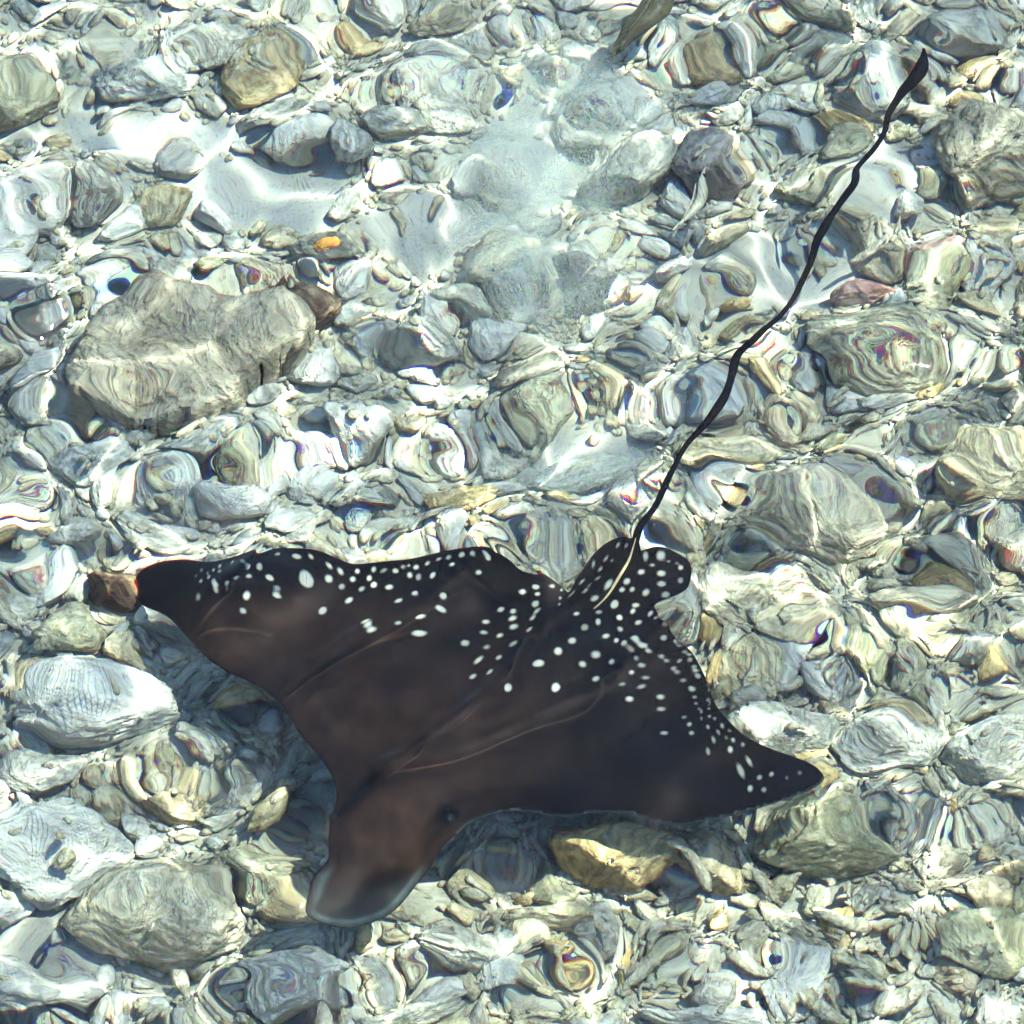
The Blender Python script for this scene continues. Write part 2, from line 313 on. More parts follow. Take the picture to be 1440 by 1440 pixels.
# big stones, each built on its own: px, py, width, height (pixels), relief (m), turn, material, name, facets, label
BIG = [
 (255, 490, 330, 190, .15, 12, 'slab', 'rock_slab', 12, 'large flat brown-grey rock slab with a ragged straight edge'),
 (425, 425, 130, 95, .12, 20, 'rust', 'rock', 5, 'dark red-brown weedy rock beside the flat brown slab'),
 (455, 352, 105, 62, .10, 0, 'grey', 'stone', 6, 'grey stone under the orange sponge'),
 (205, 118, 150, 88, .07, -8, 'bluegrey', 'stone', 5, 'smooth oval blue-grey stone above the white sand strip'),
 (310, 66, 95, 80, .07, 30, 'grey', 'stone', 6, 'squarish grey stone behind the oval blue-grey stone'),
 (487, 205, 96, 92, .08, 10, 'bluegrey', 'stone', 4, 'round grey stone with a dark rim at the end of the sand strip'),
 (560, 170, 90, 70, .07, 60, 'grey', 'stone', 6, 'pale upright grey stone between the round stone and the silt cloud'),
 (232, 292, 120, 78, .06, 15, 'tan', 'stone', 5, 'yellowish flat stone bedded in white sand'),
 (128, 272, 70, 95, .08, 80, 'grey', 'stone', 6, 'narrow upright grey stone with a dark crevice'),
 (50, 275, 110, 100, .08, 0, 'white', 'stone', 6, 'pale lump of stone beside the narrow upright stone'),
 (30, 130, 110, 90, .08, 40, 'olive', 'stone', 6, 'greenish grey stone at the end of the thin sand streak'),
 (40, 415, 110, 80, .08, 0, 'white', 'stone', 6, 'bleached stone just off the end of the flat brown slab'),
 (498, 590, 105, 105, .09, 0, 'white', 'stone', 6, 'brightest white rounded stone below the dark red-brown rock'),
 (590, 478, 120, 70, .08, 0, 'bluegrey', 'stone', 6, 'dull blue-grey stone above the brightest white stone'),
 (615, 28, 110, 70, .08, 0, 'tan', 'stone', 5, 'round tan stone with orange edges'),
 (665, 425, 120, 75, .07, 10, 'grey', 'stone', 6, 'pale grey stone at the foot of the silt cloud'),
 (115, 640, 140, 105, .09, 0, 'bluegrey', 'stone', 6, 'blue-grey striped stone below the flat brown slab'),
 (330, 690, 130, 70, .07, 0, 'white', 'stone', 6, 'low pale stone with an even white top above the ray'),
 (635, 690, 130, 86, .08, 15, 'ochre', 'stone', 5, 'orange-tan stone above the middle of the ray'),
 (820, 655, 170, 95, .06, 0, 'bluegrey', 'stone', 4, 'wide flat blue-grey stone half sunk in sand'),
 (890, 235, 165, 150, .14, 0, 'grey', 'boulder', 8, 'big rough grey boulder beside the silt cloud'),
 (985, 225, 110, 120, .11, 30, 'mauve', 'rock', 6, 'added dark purple-grey rock behind the rough grey boulder, for its shadow'),  # purple shadow beside the boulder, put in as a dark rock
 (825, 392, 105, 85, .11, 0, 'mauve', 'rock', 5, 'dark grey rock half veiled by the silt cloud'),
 (1400, 205, 165, 190, .16, 0, 'tan', 'boulder', 8, 'tall tan boulder near the tip of the tail'),
 (1180, 168, 70, 44, .05, -10, 'ochre', 'stone', 5, 'small orange-tan stone on the sand beside the tail'),
 (1140, 262, 120, 80, .06, 0, 'olive', 'stone', 5, 'dark ringed stone beside the kink of the tail'),
 (1320, 358, 90, 50, .06, 0, 'pink', 'stone', 5, 'pink coralline stone on the pale rubble'),
 (1225, 475, 185, 125, .12, 20, 'olive', 'rock', 7, 'brown-olive coral rock with rusty patches'),
 (1410, 660, 170, 165, .15, 0, 'tan', 'boulder', 8, 'broad tan boulder standing above the finger coral rubble'),
 (1150, 720, 220, 115, .10, -12, 'tan', 'stone', 6, 'long tan stone with curved bands'),
 (1360, 45, 90, 86, .08, 0, 'bluegrey', 'stone', 4, 'round blue-grey stone past the tip of the tail'),
 (1150, 22, 90, 60, .07, 0, 'olive', 'stone', 5, 'olive stone near the dark fish'),
 (1000, 82, 80, 50, .06, 0, 'ochre', 'stone', 6, 'small orange-brown stone below the dark fish'),
 (1015, 335, 70, 66, .07, 0, 'tan', 'stone', 6, 'tan stone on the edge of the bright sand patch'),
 (938, 378, 70, 56, .06, 0, 'white', 'stone', 6, 'pale stone sitting in the bright sand patch'),
 (1215, 402, 80, 56, .06, 0, 'pink', 'stone', 6, 'pale pinkish stone on the bright sand patch'),
 (165, 990, 280, 165, .14, -8, 'white', 'boulder', 7, 'broad bleached boulder with a ragged shaded side'),
 (70, 1195, 215, 180, .13, 0, 'white', 'boulder', 7, 'bulky white boulder beside the pale grey stone'),
 (55, 1085, 130, 85, .08, 0, 'grey', 'stone', 6, 'pale grey stone between the two bleached boulders'),
 (240, 1110, 105, 75, .09, 0, 'ochre', 'stone', 5, 'tan stone with a dark hollow below the ray'),
 (388, 1150, 90, 100, .09, 30, 'tan', 'stone', 5, 'cream ribbed stone beside the head of the ray'),
 (375, 1235, 120, 90, .07, 0, 'olive', 'stone', 6, 'greenish stone beside the snout of the ray'),
 (225, 1285, 260, 160, .12, 15, 'tan', 'boulder', 6, 'big striped tan boulder below the ray'),
 (100, 760, 130, 76, .08, 0, 'white', 'stone', 6, 'pale stone above the added dark brown rock'),
 (85, 880, 120, 135, .10, 80, 'olive', 'stone', 6, 'olive-grey stone below the dark wing tip'),
 (165, 826, 115, 62, .09, 0, 'rust', 'rock', 6, 'added dark brown rock just off the wing tip, for its blurred smear'),  # added rock, stands in for the wing tip smeared by the ripples
 (35, 1385, 190, 150, .11, 0, 'white', 'boulder', 6, 'glaring white rounded boulder'),
 (420, 1385, 150, 75, .08, 0, 'white', 'stone', 6, 'low white stone below the snout of the ray'),
 (860, 1195, 175, 130, .12, 0, 'ochre', 'boulder', 6, 'ochre boulder under the leading edge of the wing'),
 (1000, 1215, 105, 130, .10, 85, 'ochre', 'stone', 6, 'brown striped stone beside the ochre boulder'),
 (1165, 1175, 200, 135, .13, 0, 'olive', 'boulder', 6, 'rounded olive boulder under the black wing tip'),
 (1050, 845, 165, 125, .09, 0, 'tan', 'stone', 4, 'light tan swirl-banded stone beside the pelvic fin'),
 (1110, 1030, 170, 115, .10, -15, 'grey', 'boulder', 6, 'pale grey boulder beside the trailing wing edge'),
 (1265, 1050, 165, 110, .10, 0, 'grey', 'boulder', 6, 'low grey boulder next to the pale grey boulder'),
 (1385, 1330, 140, 130, .09, 0, 'olive', 'stone', 6, 'pale green stone among the coral rubble'),
 (1300, 850, 120, 80, .08, 20, 'tan', 'stone', 6, 'dusky tan stone in the coral rubble'),
 (660, 1330, 150, 85, .08, 0, 'grey', 'stone', 6, 'grey weathered stone in the rubble past the snout'),
 (780, 1290, 150, 70, .07, 30, 'tan', 'stone', 6, 'pale tan slanting stone below the ochre boulder'),
 (560, 1420, 150, 70, .08, 0, 'grey', 'stone', 6, 'rough grey stone below the low white stone'),
 (1395, 1060, 120, 110, .10, 0, 'grey', 'stone', 7, 'grey angular stone past the low grey boulder'),
 (1000, 1420, 160, 70, .07, 0, 'white', 'stone', 6, 'low bleached stone beyond the coral fingers'),
]
placed = []; MARKS = []; BIGTOPS = []
def slab_mesh(outline, relief, mat):
    # a broken plate: irregular outline, stepped worn top, ragged sides
    P = np.array(outline, float); cp = P.mean(0); E = []
    for a, b in zip(P, np.roll(P, -1, 0)):
        n = max(2, int(np.linalg.norm(b-a)/5)); E += [a+(b-a)*t for t in np.arange(n)/n]
    E = np.array(E); E += 3.5*np.stack([perlin(np.stack([E[:, 0]/17, E[:, 1]/17, E[:, 0]*0+k], 1)) for k in (1, 8)], 1)
    gx, gy = np.meshgrid(np.arange(P[:, 0].min(), P[:, 0].max(), 4.5), np.arange(P[:, 1].min(), P[:, 1].max(), 4.5)); Q = np.stack([gx.ravel(), gy.ravel()], 1)
    Q = Q[inside(Q, E)]; Q = Q[edge_dist(Q, E) > 3]
    r = delaunay_2d_cdt([Vector(q) for q in np.concatenate([E, Q])], [], [list(range(len(E)))], 1, 1e-4)
    X = np.array([q[:] for q in r[0]]); D = edge_dist(X, E)
    bed = 3.2*fbm(np.stack([X[:, 0]/120-X[:, 1]/50, X[:, 1]/40+X[:, 0]/160, X[:, 0]*0+2], 1), 3)+1.5; bed = (np.floor(bed)+smooth(.15, .85, bed-np.floor(bed)))/3.2
    z = -DEPTH+relief*(.74+.10*bed+.10*(X[:, 0]-cp[0])/150)+.010*fbm(np.stack([X[:, 0]/22, X[:, 1]/22, X[:, 0]*0], 1), 4)-.022*np.exp(-D/5)
    T = at(X[:, 0], X[:, 1], z); b = np.where(D < .05)[0]; nT = len(T); V = [T]; F = []
    for x, y, w_ in r[2]:
        if np.cross(T[y]-T[x], T[w_]-T[x])[2] < 0: y, w_ = w_, y
        F.append((x, y, w_))
    ed = {}
    for t in F:
        for k in range(3): ed[(t[k], t[(k+1) % 3])] = 1
    rimE = [e for e in ed if (e[1], e[0]) not in ed]; idx = {}
    vs = sorted({i for e in rimE for i in e}); base = nT
    for lv, (zz, out) in enumerate(((.45, .003), (-.1, .001))):
        q = T[vs].copy(); c = T[:, :2].mean(0); q[:, :2] += (q[:, :2]-c)/np.linalg.norm(q[:, :2]-c, axis=1, keepdims=True)*(out+.003*fbm(q*14+lv*.3, 2)[:, None]); q[:, 2] = -DEPTH+relief*zz; V.append(q)
        for j, i in enumerate(vs): idx[(lv, i)] = base+j
        base += len(vs)
    for a, b_ in rimE: F += [(b_, a, idx[(0, a)], idx[(0, b_)]), (idx[(0, b_)], idx[(0, a)], idx[(1, a)], idx[(1, b_)])]
    return mesh_from('rock_slab', np.concatenate(V), F, mat)
FORE = math.cos(TILT)
for i, (px, py, W, H, hz, turn, mk, nm, fc, lab) in enumerate(BIG):
    if nm == 'rock_slab':
        me = slab_mesh([(108, 558), (116, 500), (128, 445), (165, 405), (205, 383), (262, 402), (330, 416), (398, 408), (436, 440), (418, 476), (372, 496), (345, 520), (318, 556), (262, 574), (180, 578)], .15, M[mk])
        link(nm, me, label=lab, cat='slab'); placed.append((px, py, 140, 85)); MARKS.append((px, py, 'flat brown-grey rock slab')); continue
    p, f = rock_verts(5 if W > 140 else 4, 100+i, fc, .30, .10)
    c0 = at(px, py, -DEPTH+hz*.45); base = float(bed_z(c0[:1], c0[1:2])[0])
    rx, ry = W/2000*1.06, max(H/2000/FORE-hz*.20, H/3400)
    a = math.radians(turn); R = np.array([[math.cos(a), -math.sin(a)], [math.sin(a), math.cos(a)]])
    q = p*[rx, ry, hz*.62]
    if turn: q[:, :2] = (p[:, :2]@R.T); q[:, :2] *= [rx, ry]
    me = mesh_from(nm, q, f, M[mk])
    o = link(nm, me, label=lab, cat='boulder' if nm == 'boulder' else ('slab' if nm == 'rock_slab' else nm))
    o.location = (c0[0], c0[1], base+hz*.40); BIGTOPS.append((c0[0], c0[1], min(rx, ry)*.8, base+hz*.40, hz*.50)); placed.append((px, py, W*.42, H*.42)); MARKS.append((px, py, lab.split(' beside ')[0].split(' behind ')[0].split(' with ')[0].split(' above ')[0].split(' below ')[0].split(' at the ')[0].split(' under ')[0].split(' between ')[0].split(' near ')[0].split(' past ')[0].split(' among ')[0].split(' in the ')[0].split(' bedded ')[0].split(' on the ')[0].split(' sitting ')[0].split(' just ')[0].split(' half ')[0].split(' next ')[0].split(' standing ')[0].split(' beyond ')[0]))

# medium stones: the largest on their own, told apart by size, colour and the big stone they lie beside
COLOUR = {'grey': 'grey', 'white': 'bleached white', 'tan': 'tan', 'olive': 'olive', 'bluegrey': 'blue-grey', 'ochre': 'ochre'}
VAR = {k: [mesh_from('stone', *rock_verts(3, 500+37*j+ord(k[0]), 5+j % 5, .34, .16), M[k]) for j in range(7)] for k in COLOUR}
SMALLV = [rock_verts(2, 2000+j, 6, .34, .14) for j in range(8)]
def palette(px, py):
    warm = smooth(-300, 700, (px-720)+.8*(py-720))
    wts = {'grey': .30, 'white': .34*(1-warm)+.10, 'bluegrey': .25*(1-warm), 'tan': .10+.6*warm, 'olive': .04+.34*warm, 'ochre': .03+.22*warm}
    k = list(wts); ww = np.array([wts[q] for q in k]); return k[rng.choice(len(k), p=ww/ww.sum())]
def near_mark(px, py):
    return min(MARKS, key=lambda m: (m[0]-px)**2+(m[1]-py)**2)[2]
pts = []
tries = 0
while len(pts) < 1500 and tries < 60000:
    tries += 1
    px, py = rng.uniform(-160, 1600), rng.uniform(-170, 1620)
    s = float(np.clip(rng.lognormal(math.log(40), .42), 18, 100))
    if on_sand(px, py) and (s > 40 or rng.random() < .93): continue
    if any(abs(px-x) < a*.78 and abs(py-y) < b*.78 for x, y, a, b in placed): continue
    if any((px-x)**2+((py-y)*1.25)**2 < (.36*(s+t))**2 for x, y, t in pts): continue
    pts.append((px, py, s))
in_view = lambda q: -25 < q[0] < 1465 and -25 < q[1] < 1465
solo = set(id(q) for q in sorted((q for q in pts if in_view(q)), key=lambda q: -q[2])[:238])
TOPS = []
REST = {k: ([], [], [0]) for k in COLOUR}
for q in pts:
    px, py, s = q
    k = palette(px, py); hz = s/1000*rng.uniform(.24, .46)
    c = at(px, py, -DEPTH+hz*.5); base = float(bed_z(c[:1], c[1:2])[0])
    loc = (c[0], c[1], base+hz*.5+rng.uniform(0, .014)); scl = (s/2000*rng.uniform(1.05, 1.7), s/2000*rng.uniform(.8, 1.25), hz)
    TOPS.append((c[0], c[1], min(scl[0], scl[1])*.95, base+hz*.5, hz*.9)); rot = (rng.normal(0, .35), rng.normal(0, .35), rng.uniform(0, 6.28))
    if id(q) in solo:
        size = 'large' if s > 68 else ('middling' if s > 50 else 'small')
        o = link('stone', VAR[k][rng.integers(7)], label=f"{size} {COLOUR[k]} loose stone near the {near_mark(px, py)}", cat='stone', group=f'loose {COLOUR[k]} rubble stones')
        o.location, o.scale, o.rotation_euler = loc, scl, rot
    else:
        v, f = SMALLV[rng.integers(8)]
        v = (v*scl)@np.array(Euler(rot).to_matrix()).T+np.array(loc); VV_, FF_, nn = REST[k]
        VV_.append(v); FF_ += [tuple(i+nn[0] for i in t) for t in f]; nn[0] += len(v)
for k, (VV_, FF_, nn) in REST.items():
    if VV_: link('stone_rubble', mesh_from('stone_rubble', np.concatenate(VV_), FF_, M[k]), kind='stuff', label=f'mass of small {COLOUR[k]} stones filling the gaps of the rubble bed', cat='rubble')

def rest_on(x, y, big=True):
    """height of the bed or of the stone that lies there"""
    z = bed_z(x, y)
    for X, Y, R, zc_, h_ in TOPS+(BIGTOPS if big else []):
        q = ((x-X)**2+(y-Y)**2)/(R*R); m = q < .8
        if m.any(): z[m] = np.maximum(z[m], zc_+h_*np.sqrt(1-q[m]))
    return z
# coral fingers: the largest on their own, the rest of the litter as one mass
FV = [finger_verts(900+j) for j in range(8)]
FM = [mesh_from('coral_fragment', v, f, M['coral']) for v, f in FV]
def coral_weight(px, py): return .12+.88*smooth(-250, 350, (px-760)*.9+.55*(py-760))
cnt = 0
while cnt < 295:
    px, py = rng.uniform(-60, 1500), rng.uniform(-60, 1500)
    if rng.random() > coral_weight(px, py) or on_sand(px, py): continue
    if any(abs(px-x) < a*.75 and abs(py-y) < b*.75 for x, y, a, b in placed): continue
    L = float(np.clip(rng.lognormal(math.log(62), .35), 34, 130)); c = at(px, py, -DEPTH+.03); base = float(rest_on(c[:1], c[1:2])[0])
    vi = int(rng.integers(8)); forked = len(FV[vi][0]) > 70
    mk_ = min(MARKS, key=lambda m: (m[0]-px)**2+(m[1]-py)**2); far_ = math.hypot(mk_[0]-px, mk_[1]-py)
    o = link('coral_fragment', FM[vi], label=f"{'long' if L > 75 else ('short' if L < 52 else 'middling')} {'forked' if forked else 'straight'} finger coral stub {'beside' if far_ < 95 else 'some way from'} the {mk_[2]}", cat='coral fragment', group='finger coral fragments')
    o.location = (c[0], c[1], base+rng.uniform(.004, .016)); t = L/2000*rng.uniform(.8, 1.15)
    o.scale = (L/2000, t, t); o.rotation_euler = (rng.uniform(0, 6), rng.normal(0, .25), rng.uniform(0, 6.28)); cnt += 1

sv, sf = ICO[2]; small = [rock_verts(2, 2000+j, 5, .3, .1) for j in range(6)]
LV, LF, nb = [], [], 0
for j in range(13000):
    px, py = rng.uniform(-200, 1640), rng.uniform(-220, 1660)
    if on_sand(px, py) and rng.random() < .95: continue
    c = at(px, py, -DEPTH+.01); base = float(-DEPTH)
    if rng.random() < coral_weight(px, py)*.75:
        v, f = FV[rng.integers(8)]; L = rng.uniform(16, 44)/2000; v = v*[L, L, L]
    else:
        v, f = small[rng.integers(6)]; L = rng.uniform(9, 24)/2000; v = v*[L*rng.uniform(.8, 1.3), L, L*.7]
    R = np.array(Euler((rng.uniform(0, 6), rng.normal(0, .4), rng.uniform(0, 6.28))).to_matrix())
    LV.append((v@R.T, c, rng.uniform(-.001, .006))); LF.append(f)
cs = np.array([q[1] for q in LV]); onbig = rng.random(len(cs)) < .3
bz = np.where(onbig, rest_on(cs[:, 0], cs[:, 1]), rest_on(cs[:, 0], cs[:, 1], False))
VV, FF = [], []
for (v, c, dz), f, z in zip(LV, LF, bz):
    VV.append(v+[c[0], c[1], z+dz]); FF += [tuple(i+nb for i in q) for q in f]; nb += len(v)
link('coral_rubble', mesh_from('coral_rubble', np.concatenate(VV), FF, M['coral']), kind='stuff', label='small broken coral litter between the stones', cat='rubble')

# ------------------------------------------------------------------ orange sponge on its stone
p, f = rock_verts(4, 77, 2, .35, .18)
c = at(468, 350, -DEPTH+.105)
o = link('sponge', mesh_from('sponge', p*[.017, .014, .012], f, M['sponge']), label='small bright orange sponge growing on a grey stone', cat='sponge'); o.location = c

# ------------------------------------------------------------------ the eagle ray
OUT = [(196,826),(206,808),(222,800),(245,798),(300,799),(350,788),(400,779),(440,777),(475,786),(505,790),(560,786),(620,778),(660,775),(700,771),(722,775),(737,788),(760,800),(785,815),(798,824),(806,812),(815,795),(830,776),(850,763),(872,757),(888,758)]
TAIL = [(893,764,5.5),(905,740,5),(925,705,4.6),(950,665,4.3),(975,620,4.2),(1005,575,4.2),(1030,530,4.2),(1045,495,4.2),(1065,470,4.2),(1090,442,4.2),(1113,412,4.2),(1135,375,4.2),(1150,345,4.2),(1175,310,4.5),(1197,277,5),(1205,262,5),(1203,246,5),(1213,226,4.6),(1230,200,4.6),(1244,176,5),(1249,152,5.2),(1264,130,5.6),(1285,111,6.5),(1299,92,6),(1306,68,1.5)]
OUT2 = [(902,773),(920,766),(940,772),(958,784),(966,802),(961,825),(945,838),(923,850),(927,864),(945,893),(970,915),(990,945),(1003,975),(1020,1005),(1042,1028),(1080,1050),(1120,1069),(1146,1083),(1157,1098),(1151,1110),(1130,1120),(1090,1132),(1050,1142),(1000,1150),(960,1156),(920,1150),(880,1143),(840,1143),(790,1147),(740,1142),(710,1142),(680,1152),(655,1163),(635,1180),(620,1200),(608,1222),(596,1240),(586,1256),(568,1277),(545,1297),(515,1308),(490,1311),(460,1303),(432,1289),(418,1275),(421,1255),(434,1235),(450,1216),(456,1204),(455,1180),(460,1150),(468,1133),(470,1115),(463,1090),(445,1062),(420,1035),(400,1010),(385,990),(360,972),(320,945),(285,915),(262,890),(246,868),(230,854),(214,843),(202,835)]
tc_ = np.array([t[:2] for t in TAIL], float); tw = np.array([t[2] for t in TAIL])
tl = catmull(np.array(TAIL, float), 4.); d = np.gradient(tl[:, :2], axis=0); d /= np.linalg.norm(d, axis=1, keepdims=True); nrm = np.stack([d[:, 1], -d[:, 0]], 1)
tl[:, 2] *= 1.0
left = tl[:, :2]+nrm*tl[:, 2:]; right = tl[:, :2]-nrm*tl[:, 2:]
if left[len(left)//2, 0] > right[len(right)//2, 0]: left, right = right, left
A = catmull(OUT, 3.5); B = catmull(OUT2+[OUT[0]], 3.5)[:-1]
poly = np.concatenate([A, left[2:], right[2:][::-1], B])
edge_n = len(poly)
xs, ys = np.meshgrid(np.arange(135, 1165, 3.2), np.arange(752, 1315, 3.2)); xs[::2] += 1.6
G = np.stack([xs.ravel(), ys.ravel()], 1)
G = G[inside(G, poly)]; dg = edge_dist(G, poly); G = G[dg > 1.8]
G = np.concatenate([G, tl[2:-1, :2]])
allp = np.concatenate([poly, G])
res = delaunay_2d_cdt([Vector(q) for q in allp], [], [list(range(edge_n))], 1, 1e-4)
P2 = np.array([q[:] for q in res[0]]); tris = [tuple(t) for t in res[2]]
D2 = edge_dist(P2, poly); bd = D2 < .05; D2[bd] = 0
def seg_d(P, pts_):
    out = np.full(len(P), 1e9); par = np.zeros(len(P)); L = 0; pts_ = np.asarray(pts_, float)
    for s, e in zip(pts_[:-1], pts_[1:]):
        ab = e-s; ln = np.linalg.norm(ab); t = np.clip(((P-s)@ab)/(ln*ln), 0, 1); q = np.linalg.norm(P-s-t[:, None]*ab, axis=1)
        par = np.where(q < out, L+t*ln, par); out = np.minimum(out, q); L += ln
    return out, par/L
# spine of the animal: snout, head, back, tail root
ax_d, ax_t = seg_d(P2, [(545, 1190), (600, 1110), (700, 990), (800, 890), (892, 768)])
bulk = np.interp(ax_t, [0, .15, .35, .6, .85, 1], [.046, .050, .052, .042, .018, .004])
width = np.interp(ax_t, [0, .15, .35, .6, .85, 1], [75, 95, 120, 120, 60, 14])
edge_h = .012*(1-np.exp(-D2/22))+.0032*(1-np.exp(-D2/2.6))
top_h = edge_h+bulk*np.exp(-(ax_d/width)**2)*smooth(0, 45, D2)
snout = smooth(1218, 1256, P2[:, 1]+.10*(P2[:, 0]-520))*smooth(0, 1, (P2[:, 0] < 640)*1.)
top_h = top_h*(1-.7*snout)
# eye ridges, spiracle pit, cleft where the wing meets the head, back muscles
def blob(x, y, r): return np.exp(-((P2[:, 0]-x)**2+(P2[:, 1]-y)**2)/r**2)
top_h += .012*blob(482, 1148, 22)+.012*blob(622, 1172, 20)-.022*blob(627, 1152, 11)
cl_d, _ = seg_d(P2, [(472, 1142), (500, 1122), (528, 1092)])
top_h -= .020*np.exp(-(cl_d/9)**2)*smooth(0, 12, D2)
top_h += (.004*perlin(np.stack([P2[:, 0]/85, P2[:, 1]/60, P2[:, 0]*0], 1))+.0012*perlin(np.stack([P2[:, 0]/24, P2[:, 1]/24, P2[:, 0]*0], 1)))*smooth(0, 30, D2)
edge_ = np.abs(((P2-[545, 1190])@np.array([.76, .65])))
top_h += .010*np.exp(-((edge_-78)/20)**2)*np.exp(-((P2[:, 1]-1150)/60)**2)*(P2[:, 0] < 720)*smooth(0, 18, D2)*(1-snout)
# how the animal hangs in the water
lift = np.zeros(len(P2))
lift -= .12*smooth(300, 190, P2[:, 0])*(P2[:, 1] < 960)
lift += .020*smooth(900, 1150, P2[:, 0])*(P2[:, 1] > 880)
lift -= .030*smooth(1225, 1300, P2[:, 1])*(P2[:, 0] < 650)
lift += .012*np.sin((P2[:, 0]-300)/125.)*smooth(0, 1, (P2[:, 1] > 700)*1.)*np.exp(-((P2[:, 1]-800)/80)**2)*(P2[:, 0] < 800)   # waving hind margin
lift += .015*smooth(760, 500, P2[:, 1])
ZR = -.12
zc = ZR+lift
top = at(P2[:, 0], P2[:, 1], zc+top_h); bot = at(P2[:, 0], P2[:, 1], zc); bot = top.copy(); bot[:, 2] = zc-(.55*edge_h+.35*bulk*np.exp(-(ax_d/width)**2)*smooth(0, 60, D2))
nV = len(P2); bid = np.where(bd, np.arange(nV), -1); fill = np.where(~bd)[0]; bid[fill] = nV+np.arange(len(fill))
V = np.concatenate([top, bot[fill]])
# make the upper faces look up
F = []
for a, b, c in tris:
    if np.cross(top[b]-top[a], top[c]-top[a])[2] < 0: b, c = c, b
    F.append((a, b, c)); F.append((bid[a], bid[c], bid[b]))
# white spots: position and half axes read from the photograph
S = []
def spots(x0, y0, k, L):
    for q in L:
        cx, cy, rx, ry = q[:4]; an = q[4] if len(q) > 4 else 0
        S.append((x0+cx/k, y0+cy/k, rx/k, ry/k, math.radians(an)))
spots(120, 740, 4, [(637,285,9,8),(608,313,9,6),(648,343,11,10),(685,300,8,7),(725,287,10,9),(766,270,11,10),(775,303,12,8),(700,326,13,10),(743,355,15,15),(637,410,11,18,20),(848,255,8,16,20),(803,347,14,13),(850,321,16,13),(912,258,17,18),(922,321,19,16),(993,260,19,19),(914,390,18,22),(893,463,18,15),(1044,315,24,21),(1073,376,25,16),(1085,200,14,9,-30),(1193,205,28,18),(1272,195,11,18,-15),(1225,303,35,32),(1355,228,19,12,35),(1345,285,22,18),(1318,460,26,24)])
spots(440, 740, 4.8, [(92,272,20,12,35),(170,295,28,18,30),(78,342,28,22),(180,387,27,20),(310,288,20,17),(272,340,26,18),(402,338,19,20),(428,282,16,20),(348,410,26,18,-20),(436,387,22,22),(492,294,22,12,-30),(560,298,18,18),(528,412,22,18),(605,268,12,15),(638,258,10,9),(686,272,20,18),(646,328,18,22),(708,342,21,25),(763,252,18,14,-30),(848,228,22,10,-20),(925,220,22,14,-20),(1028,206,25,17,-15),(1106,198,20,18),(1195,188,22,15),(955,277,22,17,-25),(818,342,22,23),(862,453,26,27),(248,490,35,22,-20),(690,475,25,21),(592,523,25,19),(845,545,42,22,28),(565,630,27,18),(398,683,34,18,-18),(716,600,32,18),(712,716,48,22),(1118,285,26,18),(1013,800,30,20),(1165,632,34,17),(1147,718,32,16),(1268,736,27,14,-25),(1166,820,27,12,-15),(1362,795,34,15,-30),(1258,888,26,15,-25),(1108,902,38,15,-38),(1075,1015,28,16,-25),(1202,995,27,17,-30),(1325,1097,28,28),(1282,540,26,19,-15),(1366,558,22,17,-20),(1362,608,28,15,-28),(1366,667,30,18,-25),(1425,415,25,18,20)])
spots(700, 740, 4.8, [(180,415,22,22,30),(258,375,22,22,30),(335,363,16,18),(410,388,15,12,-30),(268,432,18,14),(398,458,14,15),(258,505,28,24,-40),(400,515,14,14),(272,560,30,14,-38),(245,608,26,14,-30),(235,697,28,16,-25),(522,577,26,18),(590,700,27,28),(510,800,28,24),(418,868,27,26),(282,946,44,26),(568,937,26,19),(388,1092,29,32),(665,1047,29,25),(662,877,32,19),(787,920,27,16),(880,968,24,16),(815,1050,26,15),(868,1167,28,19,-15),(958,1072,32,14,-18),(985,1007,28,13),(955,922,28,14),(915,882,20,14),(878,832,26,20),(806,803,21,20),(732,770,28,17,-28),(685,655,19,30),(690,572,24,16),(805,515,29,34,25),(842,620,24,22),(840,708,22,20),(975,660,26,19,-15),(938,572,16,24,35),(958,527,25,16),(1010,445,18,24),(1102,472,20,25),(1080,390,22,22),(1190,360,21,22),(1078,313,22,22),(1185,270,20,19),(970,302,22,19),(885,356,25,22),(855,410,22,18),(928,414,18,18),(650,455,30,20,-20),(750,372,17,44,45),(1032,256,14,11),(1110,230,10,10),(1158,238,11,9),(995,192,16,35),(1072,188,20,36),(798,128,9,18,40),(862,130,9,17,40),(725,195,10,20,40),(636,222,12,25,10),(690,258,10,20,40),(772,210,9,9),(565,338,10,24,45),(675,330,10,22,55),(620,378,8,20,45),(495,430,8,40,45),(600,418,9,24,50),(1050,598,15,24,15),(1100,645,19,16),(1108,744,24,22),(1185,765,17,15),(1208,790,20,12),(965,800,36,20),(1008,838,22,13),(1088,862,22,11),(1126,890,20,11),(1250,835,20,10),(1283,857,20,10),(1215,895,18,11,-20),(1290,893,20,13),(1178,942,22,12),(1204,970,25,12),(1322,940,20,12),(1335,967,22,10),(1352,1000,24,18,25),(1250,1025,25,13),(1315,1080,28,16,15),(1338,1132,17,10),(1350,1178,13,11),(1085,1135,27,15),(1090,1217,32,16),(1258,1292,20,13),(1300,1353,17,18,20),(1120,1417,33,17),(1316,1420,18,14),(1392,1245,9,16),(1372,1218,8,8)])
